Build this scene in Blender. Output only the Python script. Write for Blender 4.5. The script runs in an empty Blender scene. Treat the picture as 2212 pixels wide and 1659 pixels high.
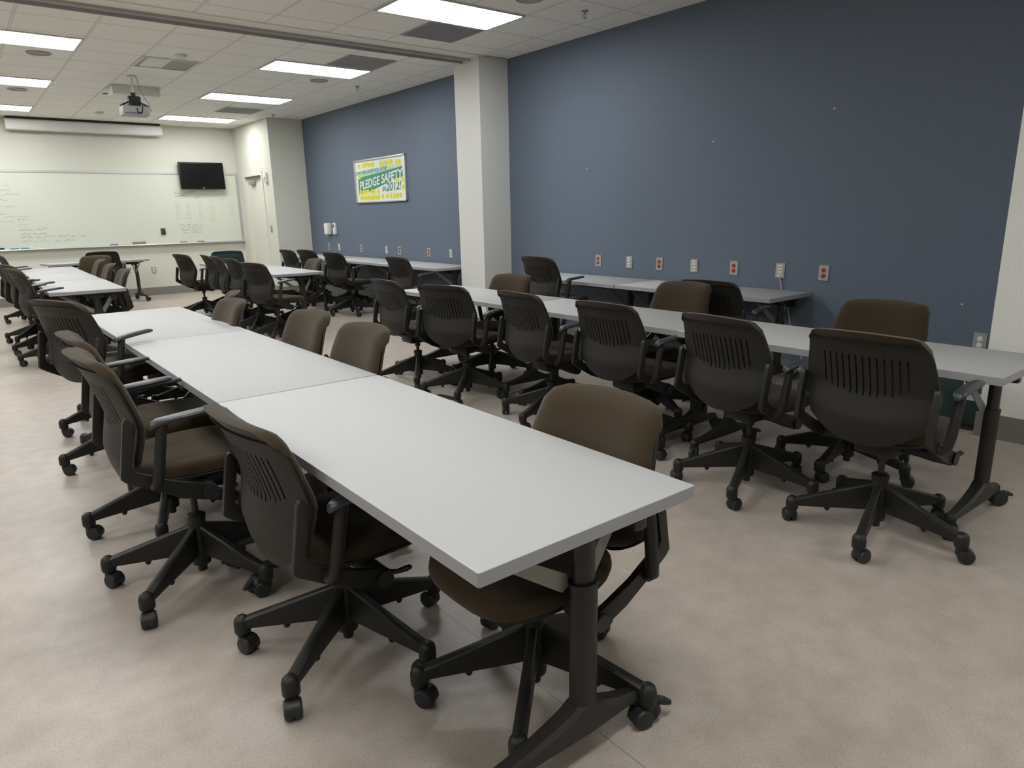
import bpy, bmesh, math, random
from mathutils import Vector, Matrix
random.seed(7)
PI = math.pi
scene = bpy.context.scene
C = bpy.data.collections.new('room'); scene.collection.children.link(C)

# ------------------------------------------------------------------ materials
def mat(name, col, rough=.5, metal=0, noise=None, spec=.5, emit=None, estr=0):
    m = bpy.data.materials.new(name); m.use_nodes = True
    nt = m.node_tree; b = nt.nodes['Principled BSDF']
    b.inputs['Base Color'].default_value = (*col, 1); b.inputs['Roughness'].default_value = rough
    b.inputs['Metallic'].default_value = metal; b.inputs['Specular IOR Level'].default_value = spec
    if emit:
        b.inputs['Emission Color'].default_value = (*emit, 1); b.inputs['Emission Strength'].default_value = estr
    if noise:
        sc, amt, bump = noise
        tc = nt.nodes.new('ShaderNodeTexCoord'); n = nt.nodes.new('ShaderNodeTexNoise')
        n.inputs['Scale'].default_value = sc; n.inputs['Detail'].default_value = 3
        nt.links.new(tc.outputs['Object'], n.inputs['Vector'])
        r = nt.nodes.new('ShaderNodeMapRange'); r.inputs['From Min'].default_value = .3; r.inputs['From Max'].default_value = .7
        r.inputs['To Min'].default_value = 1 - amt; r.inputs['To Max'].default_value = 1 + amt
        nt.links.new(n.outputs['Fac'], r.inputs['Value'])
        mx = nt.nodes.new('ShaderNodeMix'); mx.data_type = 'RGBA'; mx.blend_type = 'MULTIPLY'; mx.inputs['Factor'].default_value = 1
        mx.inputs['A'].default_value = (*col, 1)
        nt.links.new(r.outputs['Result'], mx.inputs['B']); nt.links.new(mx.outputs['Result'], b.inputs['Base Color'])
        if bump:
            bp = nt.nodes.new('ShaderNodeBump'); bp.inputs['Strength'].default_value = bump; bp.inputs['Distance'].default_value = .002
            nt.links.new(n.outputs['Fac'], bp.inputs['Height']); nt.links.new(bp.outputs['Normal'], b.inputs['Normal'])
    return m

def math_node(nt, op, a, b=None, c=None):
    n = nt.nodes.new('ShaderNodeMath'); n.operation = op
    for i, v in enumerate((a, b, c)):
        if v is None: continue
        if isinstance(v, (int, float)): n.inputs[i].default_value = v
        else: nt.links.new(v, n.inputs[i])
    return n.outputs[0]

def line_mask(nt, coord, origin, period, half):
    a = math_node(nt, 'SUBTRACT', coord, origin - period / 2)
    a = math_node(nt, 'DIVIDE', a, period); a = math_node(nt, 'FRACT', a)
    a = math_node(nt, 'SUBTRACT', a, .5); a = math_node(nt, 'ABSOLUTE', a)
    return math_node(nt, 'LESS_THAN', a, half / period)

def mat_ceiling(name, x0, y0):
    m = mat(name, (.60, .59, .55), .85); nt = m.node_tree; b = nt.nodes['Principled BSDF']
    g = nt.nodes.new('ShaderNodeNewGeometry'); s = nt.nodes.new('ShaderNodeSeparateXYZ'); nt.links.new(g.outputs['Position'], s.inputs[0])
    lx = line_mask(nt, s.outputs[0], x0, .6096, .009); ly = line_mask(nt, s.outputs[1], y0, .6096, .009)
    l = math_node(nt, 'MAXIMUM', lx, ly)
    # thin shadow gap each side of the bar
    gx = line_mask(nt, s.outputs[0], x0, .6096, .0125); gy = line_mask(nt, s.outputs[1], y0, .6096, .0125)
    gp = math_node(nt, 'SUBTRACT', math_node(nt, 'MAXIMUM', gx, gy), l)
    n = nt.nodes.new('ShaderNodeTexNoise'); n.inputs['Scale'].default_value = 90; n.inputs['Detail'].default_value = 4
    nt.links.new(g.outputs['Position'], n.inputs['Vector'])
    cr = nt.nodes.new('ShaderNodeValToRGB'); cr.color_ramp.elements[0].position = .35; cr.color_ramp.elements[1].position = .6
    cr.color_ramp.elements[0].color = (.80, .785, .74, 1); cr.color_ramp.elements[1].color = (.88, .865, .82, 1)
    nt.links.new(n.outputs['Fac'], cr.inputs[0])
    m1 = nt.nodes.new('ShaderNodeMix'); m1.data_type = 'RGBA'; m1.inputs['B'].default_value = (.76, .74, .69, 1)
    nt.links.new(l, m1.inputs['Factor']); nt.links.new(cr.outputs[0], m1.inputs['A'])
    m2 = nt.nodes.new('ShaderNodeMix'); m2.data_type = 'RGBA'; m2.inputs['B'].default_value = (.42, .41, .39, 1)
    nt.links.new(gp, m2.inputs['Factor']); nt.links.new(m1.outputs['Result'], m2.inputs['A'])
    nt.links.new(m2.outputs['Result'], b.inputs['Base Color'])
    return m

def mat_floor():
    m = mat('linoleum', (.4, .36, .32), .38, spec=.45); nt = m.node_tree; b = nt.nodes['Principled BSDF']
    g = nt.nodes.new('ShaderNodeNewGeometry'); s = nt.nodes.new('ShaderNodeSeparateXYZ'); nt.links.new(g.outputs['Position'], s.inputs[0])
    cols = []
    for sc, det, lo, hi, c0, c1 in ((9, 5, .3, .7, (.365, .315, .272), (.445, .388, .340)), (160, 3, .3, .5, (.3, .25, .2), (1, 1, 1))):
        n = nt.nodes.new('ShaderNodeTexNoise'); n.inputs['Scale'].default_value = sc; n.inputs['Detail'].default_value = det
        nt.links.new(g.outputs['Position'], n.inputs['Vector'])
        cr = nt.nodes.new('ShaderNodeValToRGB'); cr.color_ramp.elements[0].position = lo; cr.color_ramp.elements[1].position = hi
        cr.color_ramp.elements[0].color = (*c0, 1); cr.color_ramp.elements[1].color = (*c1, 1)
        nt.links.new(n.outputs['Fac'], cr.inputs[0]); cols.append((cr, n))
    mx = nt.nodes.new('ShaderNodeMix'); mx.data_type = 'RGBA'; mx.blend_type = 'MULTIPLY'; mx.inputs['Factor'].default_value = .30
    nt.links.new(cols[0][0].outputs[0], mx.inputs['A']); nt.links.new(cols[1][0].outputs[0], mx.inputs['B'])
    l = line_mask(nt, s.outputs[0], 1.187, 1.80, .0014)
    m2 = nt.nodes.new('ShaderNodeMix'); m2.data_type = 'RGBA'; m2.inputs['B'].default_value = (.10, .08, .07, 1)
    nt.links.new(math_node(nt, 'MULTIPLY', l, .7), m2.inputs['Factor']); nt.links.new(mx.outputs['Result'], m2.inputs['A'])
    nt.links.new(m2.outputs['Result'], b.inputs['Base Color'])
    # scuffed wax: roughness varies in broad soft patches
    n = nt.nodes.new('ShaderNodeTexNoise'); n.inputs['Scale'].default_value = 1.6; n.inputs['Detail'].default_value = 4
    nt.links.new(g.outputs['Position'], n.inputs['Vector'])
    r = nt.nodes.new('ShaderNodeMapRange'); r.inputs['To Min'].default_value = .30; r.inputs['To Max'].default_value = .48
    nt.links.new(n.outputs['Fac'], r.inputs['Value']); nt.links.new(r.outputs['Result'], b.inputs['Roughness'])
    return m

def mat_fabric():
    m = mat('brown_weave', (.1, .08, .055), .95, spec=.15); nt = m.node_tree; b = nt.nodes['Principled BSDF']
    tc = nt.nodes.new('ShaderNodeTexCoord')
    w = nt.nodes.new('ShaderNodeTexWave'); w.bands_direction = 'DIAGONAL'; w.inputs['Scale'].default_value = 190; w.inputs['Distortion'].default_value = 6
    w.inputs['Detail'].default_value = 2
    nt.links.new(tc.outputs['Object'], w.inputs['Vector'])
    n = nt.nodes.new('ShaderNodeTexNoise'); n.inputs['Scale'].default_value = 350; nt.links.new(tc.outputs['Object'], n.inputs['Vector'])
    s = math_node(nt, 'MULTIPLY', w.outputs['Fac'], .35); s = math_node(nt, 'ADD', s, math_node(nt, 'MULTIPLY', n.outputs['Fac'], .65))
    cr = nt.nodes.new('ShaderNodeValToRGB'); cr.color_ramp.elements[0].color = (.018, .0118, .0062, 1); cr.color_ramp.elements[1].color = (.060, .0415, .0220, 1)
    nt.links.new(s, cr.inputs[0]); nt.links.new(cr.outputs[0], b.inputs['Base Color'])
    bp = nt.nodes.new('ShaderNodeBump'); bp.inputs['Strength'].default_value = .4; bp.inputs['Distance'].default_value = .001
    nt.links.new(s, bp.inputs['Height']); nt.links.new(bp.outputs['Normal'], b.inputs['Normal'])
    b.inputs['Sheen Weight'].default_value = .12; b.inputs['Sheen Roughness'].default_value = .5
    return m

M = dict(
    floor=mat_floor(), ceil_a=mat_ceiling('ceiling_tiles_front', 3.1767, 5.8479), ceil_b=mat_ceiling('ceiling_tiles_back', 3.1783, 8.7828),
    cream=mat('cream_paint', (.60, .595, .52), .6, noise=(60, .03, .15)),
    white_wall=mat('white_paint', (.60, .60, .57), .6, noise=(60, .03, .15)),
    lit_wall=mat('white_paint_lit', (.80, .80, .76), .6, noise=(60, .03, .15)),  # white paint lightened for the pilaster, standing in for light missing there
    blue=mat('slate_blue_paint', (.112, .140, .188), .62, noise=(90, .07, .3), spec=.35),
    base=mat('grey_cove_base', (.19, .18, .155), .5), track=mat('track_grey', (.36, .35, .34), .5), trim=mat('trim_cream', (.78, .755, .69), .6),
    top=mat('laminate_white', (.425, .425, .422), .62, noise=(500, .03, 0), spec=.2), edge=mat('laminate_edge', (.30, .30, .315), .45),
    under=mat('table_underside', (.03, .03, .03), .7), post=mat('black_steel', (.013, .013, .014), .38), leg=mat('bronze_grey_steel', (.018, .0165, .0145), .5, .1, noise=(300, .1, .15)),
    brace=mat('brace_steel', (.22, .22, .20), .4, .3), plastic=mat('charcoal_plastic', (.0165, .0150, .0120), .55, noise=(250, .08, .35), spec=.3),
    frame=mat('grey_green_plastic', (.0150, .0142, .0125), .45, noise=(250, .08, .2), spec=.35), black=mat('black_rubber', (.012, .013, .014), .45), pad=mat('armrest_pad', (.035, .036, .042), .36),
    fabric=mat_fabric(), fab_back=mat('cushion_back', (.02, .017, .013), .9), teal=mat('teal_fabric', (.018, .040, .048), .8, noise=(300, .15, .3)),
    teal_plastic=mat('teal_plastic', (.014, .030, .036), .5),
    proj=mat('projector_shell', (.36, .36, .38), .45),
    chrome=mat('steel_rod', (.12, .12, .12), .3, .8), alu=mat('aluminium', (.55, .56, .56), .35, .7), board=mat('whiteboard', (.62, .64, .55), .16, spec=.5),
    white=mat('white_plastic', (.68, .68, .66), .4), plate=mat('steel_plate', (.52, .51, .48), .3, .55), red=mat('red_outlet', (.32, .018, .012), .4), jack=mat('ivory_jack', (.62, .61, .55), .4),
    dark=mat('dark_slot', (.03, .03, .03), .6), grey=mat('grey_metal', (.30, .30, .29), .5, .2), vent=mat('return_grille', (.34, .34, .345), .6), tvb=mat('tv_bezel', (.006, .0065, .0065), .4, spec=.2), tvs=mat('tv_screen', (.004, .004, .004), .3, spec=.15),
    lamp=mat('lamp_diffuser', (.8, .8, .8), .5, emit=(.975, 1.0, .995), estr=10.0), lens=mat('unlit_lens', (.62, .64, .60), .3),
    door=mat('door_paint', (.64, .63, .55), .45), tan=mat('tan_eraser', (.30, .22, .13), .8), green=mat('poster_green', (.05, .24, .14), .6), pgreen=mat('poster_pale_green', (.45, .62, .50), .5),
    pwhite=mat('poster_white', (.70, .72, .68), .4), yellow=mat('poster_yellow', (.74, .68, .03), .5), ptext=mat('poster_text', (.05, .22, .17), .5),
    mblue=mat('marker_blue', (.10, .25, .33), .5), mgreen=mat('marker_green', (.20, .32, .27), .5), mred=mat('marker_red', (.50, .36, .30), .5), cablem=mat('grey_cable', (.40, .40, .37), .5), case=mat('teal_case', (.02, .045, .045), .5), lcd=mat('green_lcd', (.08, .11, .07), .2),
    mpurple=mat('purple_marker', (.12, .05, .30), .4), mredcap=mat('red_marker', (.45, .03, .03), .4), bluep=mat('blue_plastic', (.02, .12, .35), .5),
)

# ------------------------------------------------------------------ mesh helpers
class MB:
    def __init__(s): s.bm = bmesh.new()
    def box(s, x0, x1, y0, y1, z0, z1, bev=0, mi=0, mx=None):
        m = Matrix.Translation(((x0 + x1) / 2, (y0 + y1) / 2, (z0 + z1) / 2)) @ Matrix.Diagonal((abs(x1 - x0), abs(y1 - y0), abs(z1 - z0), 1))
        r = bmesh.ops.create_cube(s.bm, size=1, matrix=m); vs = r['verts']
        fs = list({f for v in vs for f in v.link_faces})
        for f in fs: f.material_index = mi
        if bev:
            es = list({e for v in vs for e in v.link_edges})
            rr = bmesh.ops.bevel(s.bm, geom=es, offset=bev, segments=2, affect='EDGES', profile=.5)
            vs = list({v for f in rr['faces'] for v in f.verts} | {v for v in vs if v.is_valid})
        if mx is not None: bmesh.ops.transform(s.bm, matrix=mx, verts=vs)
        return vs
    def rings(s, rings, cap=True, mi=0, closed=False, smooth=True):
        vr = [[s.bm.verts.new(p) for p in r] for r in rings]
        n = len(vr[0]); m = len(vr)
        for i in range(m if closed else m - 1):
            a, b = vr[i], vr[(i + 1) % m]
            for j in range(n):
                f = s.bm.faces.new((a[j], a[(j + 1) % n], b[(j + 1) % n], b[j])); f.material_index = mi; f.smooth = smooth
        if cap and not closed:
            f = s.bm.faces.new(list(reversed(vr[0]))); f.material_index = mi
            f = s.bm.faces.new(vr[-1]); f.material_index = mi
        return [v for r in vr for v in r]
    def lathe(s, prof, seg=16, c=(0, 0, 0), axis='z', sx=1, sy=1, mi=0, cap=True):
        R = []
        for r, h in prof:
            ring = []
            for k in range(seg):
                a = 2 * PI * k / seg; u, v = r * math.cos(a) * sx, r * math.sin(a) * sy
                if axis == 'z': p = (c[0] + u, c[1] + v, c[2] + h)
                elif axis == 'y': p = (c[0] + v, c[1] + h, c[2] + u)
                else: p = (c[0] + h, c[1] + u, c[2] + v)
                ring.append(p)
            R.append(ring)
        return s.rings(R, cap, mi)
    def tube(s, pts, rad, seg=10, mi=0):
        pts = [Vector(p) for p in pts]; rads = rad if isinstance(rad, (list, tuple)) else [rad] * len(pts)
        R = []; up = None
        for i, p in enumerate(pts):
            d = (pts[min(i + 1, len(pts) - 1)] - pts[max(i - 1, 0)]).normalized()
            if up is None: up = Vector((0, 0, 1)) if abs(d.z) < .9 else Vector((1, 0, 0))
            u = d.cross(up).normalized(); w = u.cross(d).normalized(); up = w
            R.append([p + (u * math.cos(2 * PI * k / seg) + w * math.sin(2 * PI * k / seg)) * rads[i] for k in range(seg)])
        return s.rings(R, True, mi)
    def prism(s, poly, a, b, axis='y', mi=0, bev=0):
        def P(p, t): return {'y': (p[0], t, p[1]), 'z': (p[0], p[1], t), 'x': (t, p[0], p[1])}[axis]
        v0 = [s.bm.verts.new(P(p, a)) for p in poly]; v1 = [s.bm.verts.new(P(p, b)) for p in poly]; n = len(poly)
        fs = [s.bm.faces.new(v0), s.bm.faces.new(list(reversed(v1)))]
        for i in range(n): fs.append(s.bm.faces.new((v0[i], v1[i], v1[(i + 1) % n], v0[(i + 1) % n])))
        for f in fs: f.material_index = mi
        if bev:
            es = list({e for f in fs for e in f.edges}); bmesh.ops.bevel(s.bm, geom=es, offset=bev, segments=2, affect='EDGES', profile=.5)
    def sphere(s, c, r, sc=(1, 1, 1), mi=0, seg=12):
        m = Matrix.Translation(c) @ Matrix.Diagonal((r * sc[0], r * sc[1], r * sc[2], 1))
        q = bmesh.ops.create_uvsphere(s.bm, u_segments=seg, v_segments=max(6, seg // 2 + 2), radius=1, matrix=m)
        for f in {f for v in q['verts'] for f in v.link_faces}: f.smooth = True; f.material_index = mi
    def build(s, name, m, parent=None, loc=(0, 0, 0), smooth=None, angle=40):
        bmesh.ops.recalc_face_normals(s.bm, faces=s.bm.faces)
        me = bpy.data.meshes.new(name); s.bm.to_mesh(me); s.bm.free()
        for x in (m if isinstance(m, (list, tuple)) else [m]): me.materials.append(M[x] if isinstance(x, str) else x)
        if smooth:
            for p in me.polygons: p.use_smooth = True
        me.set_sharp_from_angle(angle=math.radians(angle))
        o = bpy.data.objects.new(name, me); C.objects.link(o); o.location = loc
        if parent: o.parent = parent
        return o

def empty(name, loc=(0, 0, 0), rz=0):
    o = bpy.data.objects.new(name, None); C.objects.link(o); o.location = loc; o.rotation_euler = (0, 0, rz); o.empty_display_size = .1
    return o
def tag(o, label, cat, group=None, kind=None):
    o['label'] = label; o['category'] = cat
    if group: o['group'] = group
    if kind: o['kind'] = kind
    return o
def struct(o): o['kind'] = 'structure'; return o
def copy_tree(o, parent=None):
    c = o.copy(); C.objects.link(c); c.parent = parent
    for ch in [x for x in KIDS.get(o, [])]: copy_tree(ch, c)
    return c
KIDS = {}
def index_kids(root):
    for ob in C.objects:
        if ob.parent: KIDS.setdefault(ob.parent, [])
    KIDS.clear()
    for ob in C.objects:
        if ob.parent: KIDS.setdefault(ob.parent, []).append(ob)

# ------------------------------------------------------------------ room shell
H = 3.126; BW = 5.377; YW = 14.79; XL = -5.2; YB = -3.4; XP = 4.965; XD = 4.735; YC = 12.84
def slab(name, *b, m, bev=0):
    k = MB(); k.box(*b, bev=bev); return struct(k.build(name, m))
slab('floor', XL, BW + .1, YB, YW + .1, -.1, 0, m='floor')
slab('ceiling', XL, BW + .1, YB, 6.755, H, H + .1, m='ceil_a')
slab('ceiling', XL, BW + .1, 7.12, YW + .1, H, H + .1, m='ceil_b')
slab('wall_right', BW, BW + .1, 1.435, YC, 0, H, m='blue')
slab('wall_right_pilaster', 4.815, BW + .1, YB, 1.435, 0, H, m='lit_wall').name = 'wall_right_front'
slab('wall_column', XP, BW + .02, 6.772, 7.268, 0, H, m='white_wall')
k = MB(); k.box(XD, BW + .1, YC, YW + .1, 2.20, H)
k.box(XD, BW + .1, YC, 13.38, 0, 2.20); k.box(XD, BW + .1, 14.34, YW + .1, 0, 2.20); k.box(XD + .10, BW + .1, 13.38, 14.34, 0, 2.20)
struct(k.build('wall_right_back', 'cream'))
slab('wall_back', XL, XD + .05, YW, YW + .1, 0, H, m='cream')
slab('wall_left', XL - .1, XL, YB, YW + .1, 0, H, m='cream')
slab('wall_front', XL, 4.9, YB - .1, YB, 0, H, m='cream')
slab('trim_1', XL, XP + .08, 6.755, 6.935, H - .012, H + .1, m='trim')
k = MB(); k.box(XL, XP + .05, 6.935, 6.955, H - .035, H + .1); k.box(XL, XP + .05, 7.09, 7.12, H - .035, H + .1); k.box(XL, XP + .05, 6.955, 7.09, H - .018, H + .1); k.box(XL, XP + .05, 7.085, 7.09, H - .045, H - .018)
struct(k.build('trim_2', 'track'))
# bases
slab('baseboard_back', XL, XD - .012, YW - .012, YW, 0, .15, m='base')
slab('baseboard_right', 4.803, 4.815, YB, 1.447, 0, .15, m='base')
k = MB(); k.box(BW - .012, BW, 1.45, 6.76, 0, .15); k.box(BW - .012, BW, 7.28, YC - .012, 0, .15); k.box(XD, BW, YC - .012, YC, 0, .15)
struct(k.build('baseboard_right', 'base'))
k = MB(); k.box(XP - .012, XP, 6.76, 7.28, 0, .15); k.box(XP, BW - .012, 6.76, 6.772, 0, .15); k.box(XP, BW - .012, 7.268, 7.28, 0, .15)
struct(k.build('baseboard_column', 'base'))
k = MB(); k.box(XD - .012, XD, YC - .012, 13.32, 0, .15); k.box(XD - .012, XD, 14.40, YW - .012, 0, .15)
struct(k.build('baseboard_right_back', 'base'))
# door in the back corner
k = MB(); k.box(XD + .055, XD + .099, 13.40, 14.32, .01, 2.18); d = struct(k.build('door_1', 'door'))
k = MB(); k.box(XD - .015, XD + .09, 13.32, 13.40, 0, 2.25); k.box(XD - .015, XD + .09, 14.32, 14.40, 0, 2.25); k.box(XD - .015, XD + .09, 13.40, 14.32, 2.18, 2.25); k.build('door_frame', 'door', d)
k = MB(); k.box(XD - .005, XD + .054, 13.86, 14.12, 2.03, 2.10, .008); k.tube([(XD + .01, 14.0, 2.11), (XD + .015, 13.75, 2.145), (XD + .03, 13.55, 2.16)], .010); k.box(XD + .020, XD + .054, 13.42, 14.30, 2.15, 2.179); k.build('door_closer', 'grey', d)
k = MB(); k.lathe([(.028, 0), (.028, .05)], 12, (XD + .0, 13.46, 1.07), 'x'); k.build('door_lock', 'alu', d)

# ------------------------------------------------------------------ camera
cam = bpy.data.cameras.new('camera'); co = bpy.data.objects.new('camera', cam); C.objects.link(co)
Rr = Vector((0.7816388200, -0.6233858568, -0.0207564114)); Ru = Vector((0.1658696579, 0.1756675324, 0.9703752752)); Rf = Vector((0.6012719947, 0.7619258439, -0.2407093615))
co.matrix_world = Matrix(((Rr.x, Ru.x, -Rf.x, 0), (Rr.y, Ru.y, -Rf.y, 0), (Rr.z, Ru.z, -Rf.z, 1.4088), (0, 0, 0, 1)))
cam.sensor_width = 36; cam.lens = 1494.84 / 2212 * 36; cam.clip_start = .05
scene.camera = co

# ------------------------------------------------------------------ ceiling fixtures
def troffer(x0, y0, label, first=[]):
    r = empty('ceiling_light', (x0, y0, H)); tag(r, label, 'light', 'ceiling lights')
    w, l = 1.2192, .6096
    k = MB(); t = .03
    k.box(.006, w - .006, .006, t, -.012, -.001); k.box(.006, w - .006, l - t, l - .006, -.012, -.001); k.box(.006, t, t, l - t, -.012, -.001); k.box(w - t, w - .006, t, l - t, -.012, -.001)
    k.build('frame', 'alu', r)
    k = MB(); k.box(t, w - t, t, l - t, -.008, -.001); k.build('diffuser', 'lamp', r)
    return r
SQ = .6096
troffer(3.1767, 5.8479 - SQ, 'bright rectangular ceiling light nearest the viewer, beside a dark grille')
troffer(3.1783, 8.7828 - SQ, 'bright rectangular ceiling light just beyond the ceiling track, touching a dark grille')
troffer(3.1783, 11.278 - SQ, 'bright rectangular ceiling light in the middle of the right-hand row')
troffer(3.1783, 13.89 - SQ, 'bright rectangular ceiling light nearest the back wall and its black television')
troffer(1.35 - 2 * SQ, 8.864 - SQ, 'largest bright ceiling light at the left edge, beyond the ceiling track')
troffer(1.35 - 2 * SQ, 11.378 - SQ, 'middle of the three bright ceiling lights cut by the left edge')
troffer(1.35 - 2 * SQ, 13.89 - SQ, 'small bright ceiling light at the left edge, above the projection screen housing')
for x, y in ((-2.92, 8.25), (-2.92, 10.77), (-2.92, 13.28), (-2.92, 5.24), (-2.92, 2.70), (1.35 - 2 * SQ, 5.238), (1.35 - 2 * SQ, 2.70), (1.35 - 2 * SQ, .16), (-2.92, .16), (3.1767, -2.4)):  # unseen troffers added to raise the room's brightness, positions guessed
    troffer(x, y, 'unseen ceiling light added for brightness, over the left and front of the room')
def grille(x0, y0, label):
    k = MB(); k.box(0.004, SQ - .004, .004, .02, -.008, -.001); k.box(.004, SQ - .004, SQ - .02, SQ - .004, -.008, -.001); k.box(.004, .02, .02, SQ - .02, -.008, -.001); k.box(SQ - .02, SQ - .004, .02, SQ - .02, -.008, -.001)
    k.box(.02, SQ - .02, .02, SQ - .02, -.003, -.001)
    for i in range(22):
        y = .03 + i * .0255
        k.box(.02, SQ - .02, y, y + .012, -.007, -.003)
    o = k.build('air_grille', 'vent', None, (x0, y0, H)); tag(o, label, 'vent', 'air return grilles')
grille(3.1767 + SQ, 5.8479, 'dark square air grille beside the nearest ceiling light')
grille(3.1783 + SQ * .95, 8.7828 - 2 * SQ - .04, 'dark square air grille just beyond the ceiling track')
grille(3.77, 11.94, 'dark square air grille near the back wall, above the grey corner wall')
# half-open fixture
r = empty('recessed_fixture', (1.95, 8.76, H)); tag(r, 'unlit square recessed ceiling fixture with half a pale lens', 'light')
k = MB(); k.box(0, .60, 0, .03, -.01, -.001); k.box(0, .6, .57, .6, -.01, -.001); k.box(0, .03, .03, .57, -.01, -.001); k.box(.57, .6, .03, .57, -.01, -.001); k.build('frame', 'alu', r)
k = MB(); k.box(.07, .31, .05, .55, -.006, -.001, .002); k.build('lens', 'lens', r)
k = MB(); k.box(.31, .57, .03, .57, -.003, -.001); k.box(.03, .07, .03, .57, -.003, -.001); k.build('reflector', 'grey', r)
def disc(name, x, y, rad, label, cat, m, z=H, prof=None, group=None):
    k = MB(); k.lathe(prof or [(rad, -.001), (rad, -.006), (rad * .92, -.012), (rad * .9, -.006), (.01, -.006)], 28, cap=True); o = k.build(name, m, None, (x, y, z)); tag(o, label, cat, group); return o
disc('ceiling_speaker', 4.086, 4.83, .125, 'round grey ceiling speaker cut by the top edge of the picture', 'speaker', 'vent', group='ceiling speakers')
disc('ceiling_speaker', 4.102, 9.112, .115, 'round grey ceiling speaker behind the second light of the right-hand row', 'speaker', 'vent', group='ceiling speakers')
disc('ceiling_speaker', 1.051, 9.173, .115, 'round grey ceiling speaker behind the largest left-hand light', 'speaker', 'grey', group='ceiling speakers')
disc('ceiling_speaker', 1.035, 11.72, .115, 'round grey ceiling speaker behind the middle left-hand light', 'speaker', 'grey', group='ceiling speakers')
sm = [(.06, -.001), (.062, -.02), (.05, -.035), (.02, -.045), (.005, -.045)]
disc('smoke_detector', 2.273, 8.5, .06, 'white smoke detector beside the square recessed fixture', 'smoke detector', 'lens', prof=sm)
disc('smoke_detector', 2.247, 13.5, .06, 'white smoke detector between the projector and the projection screen housing', 'smoke detector', 'lens', prof=sm)
for x, y, l in ((4.73, 4.84, 'small sprinkler head above the wide blue wall'), (4.709, 9.24, 'small sprinkler head above the blue wall with the poster'), (4.705, 12.42, 'small sprinkler head above the grey corner wall')):
    k = MB(); k.lathe([(.035, -.001), (.035, -.005), (.012, -.006), (.010, -.03), (.005, -.032)], 12); k.tube([(-.012, 0, -.03), (-.014, 0, -.045), (0, 0, -.058)], .003, 6); k.tube([(.012, 0, -.03), (.014, 0, -.045), (0, 0, -.058)], .003, 6)
    k.lathe([(.018, -.058), (.018, -.061)], 10); o = k.build('sprinkler', 'grey', None, (x, y, H)); tag(o, l, 'sprinkler', 'sprinkler heads')
# plenum box and projector
r = empty('ceiling_equipment_box', (1.95, 10.7, H)); tag(r, 'pale metal equipment box on the ceiling behind the projector', 'box')
k = MB(); k.box(0, .60, .30, 1.2, -.012, -.001, .002); k.build('cover_plate', 'white', r)
k = MB(); k.box(0.02, .59, 0, .30, -.115, -.001, .004); k.build('housing', 'lens', r)
k = MB(); k.lathe([(.035, -.012), (.035, -.02), (.01, -.022)], 12, (.06, .75, 0)); k.build('indicator', 'dark', r)
r = empty('projector', (2.055, 10.02, 2.72)); tag(r, 'white projector hanging from the ceiling on a black bracket', 'projector')
k = MB(); k.box(-.15, .15, -.12, .12, -.06, .05, .014); k.build('body', 'proj', r)
k = MB(); k.lathe([(.035, .13), (.033, .155), (.02, .156), (.02, .14)], 16, (-.08, 0, 0), 'y'); k.build('lens_barrel', 'black', r)
k = MB()
for i in range(7): k.box(-.13 + i * .022, -.118 + i * .022, -.1225, -.1195, -.045, -.03)
k.box(.02, .06, -.1225, -.1195, -.045, -.02); k.build('connector', 'dark', r)
k = MB(); k.box(-.06, .08, -.05, .05, .05, .17, .01); k.lathe([(.03, .17), (.03, .21), (.018, .215)], 12, (.01, 0, 0))
k.box(-.15, .17, -.02, .02, .05, .065, .004)
for sx in (-.14, .16): k.tube([(sx, -.02, .06), (sx * .4, -.03, .10)], .01)
k.tube([(0, -.05, .1), (.01, -.10, .06), (.01, -.138, -.03)], .006); k.tube([(.05, -.05, .1), (.08, -.11, .07), (.06, -.138, -.03)], .006)
k.build('mount', 'black', r)
k = MB(); k.lathe([(.05, .386), (.05, .40), (.018, .402)], 14, (0.02, 0, 0)); k.tube([(.01, 0, .20), (.02, 0, .40)], .013); k.build('ceiling_pole', 'lens', r)
k = MB(); k.tube([(.08, .05, .40), (.10, .03, .28), (.13, .0, .17), (.165, -.06, .08), (.168, -.10, -.01)], .004, 6); o = k.build('power_cord', 'grey', r)
# ------------------------------------------------------------------ back wall
r = empty('whiteboard', (0, YW, 0)); tag(r, 'long whiteboard with faded marker notes on the back wall', 'whiteboard')
k = MB(); k.box(-3.4, 4.69, -.018, -.001, .975, 2.25); k.build('surface', 'board', r)
k = MB(); k.box(-3.44, 4.73, -.03, -.001, 2.245, 2.285); k.box(4.69, 4.73, -.03, -.001, .96, 2.245); k.box(-3.44, -3.4, -.03, -.001, .96, 2.245); k.build('frame', 'alu', r)
k = MB(); k.prism([(-.001, .975), (-.03, .975), (-.085, .958), (-.09, .97), (-.094, .955), (-.085, .945), (-.001, .955)], -3.44, 4.73, 'x'); k.build('marker_tray', 'alu', r)
def scribble(k, x, z, h, word_lengths, slant=0, th=.004):
    for wl in word_lengths:
        n = max(3, int(wl / (h * .35))); px, pz = x, z
        for i in range(n):
            qx = x + wl * (i + 1) / n; qz = z + random.uniform(0, h) + slant * (qx - x)
            d = Vector((qx - px, 0, qz - pz)); L = d.length
            if L > 1e-4:
                nn = Vector((-d.z, 0, d.x)) / L * th / 2; a = Vector((px, -.0192, pz)); b = Vector((qx, -.0192, qz))
                vs = [k.bm.verts.new(p) for p in (a - nn, b - nn, b + nn, a + nn)]; k.bm.faces.new(vs)
            px, pz = qx, qz
        x += wl + h * .9
    return x
def writing(rows, m, th=.005):
    k = MB()
    for x, z, h, ws in rows: scribble(k, x, z, h, ws, th=th)
    k.build('marker_writing', m, r)
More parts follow.
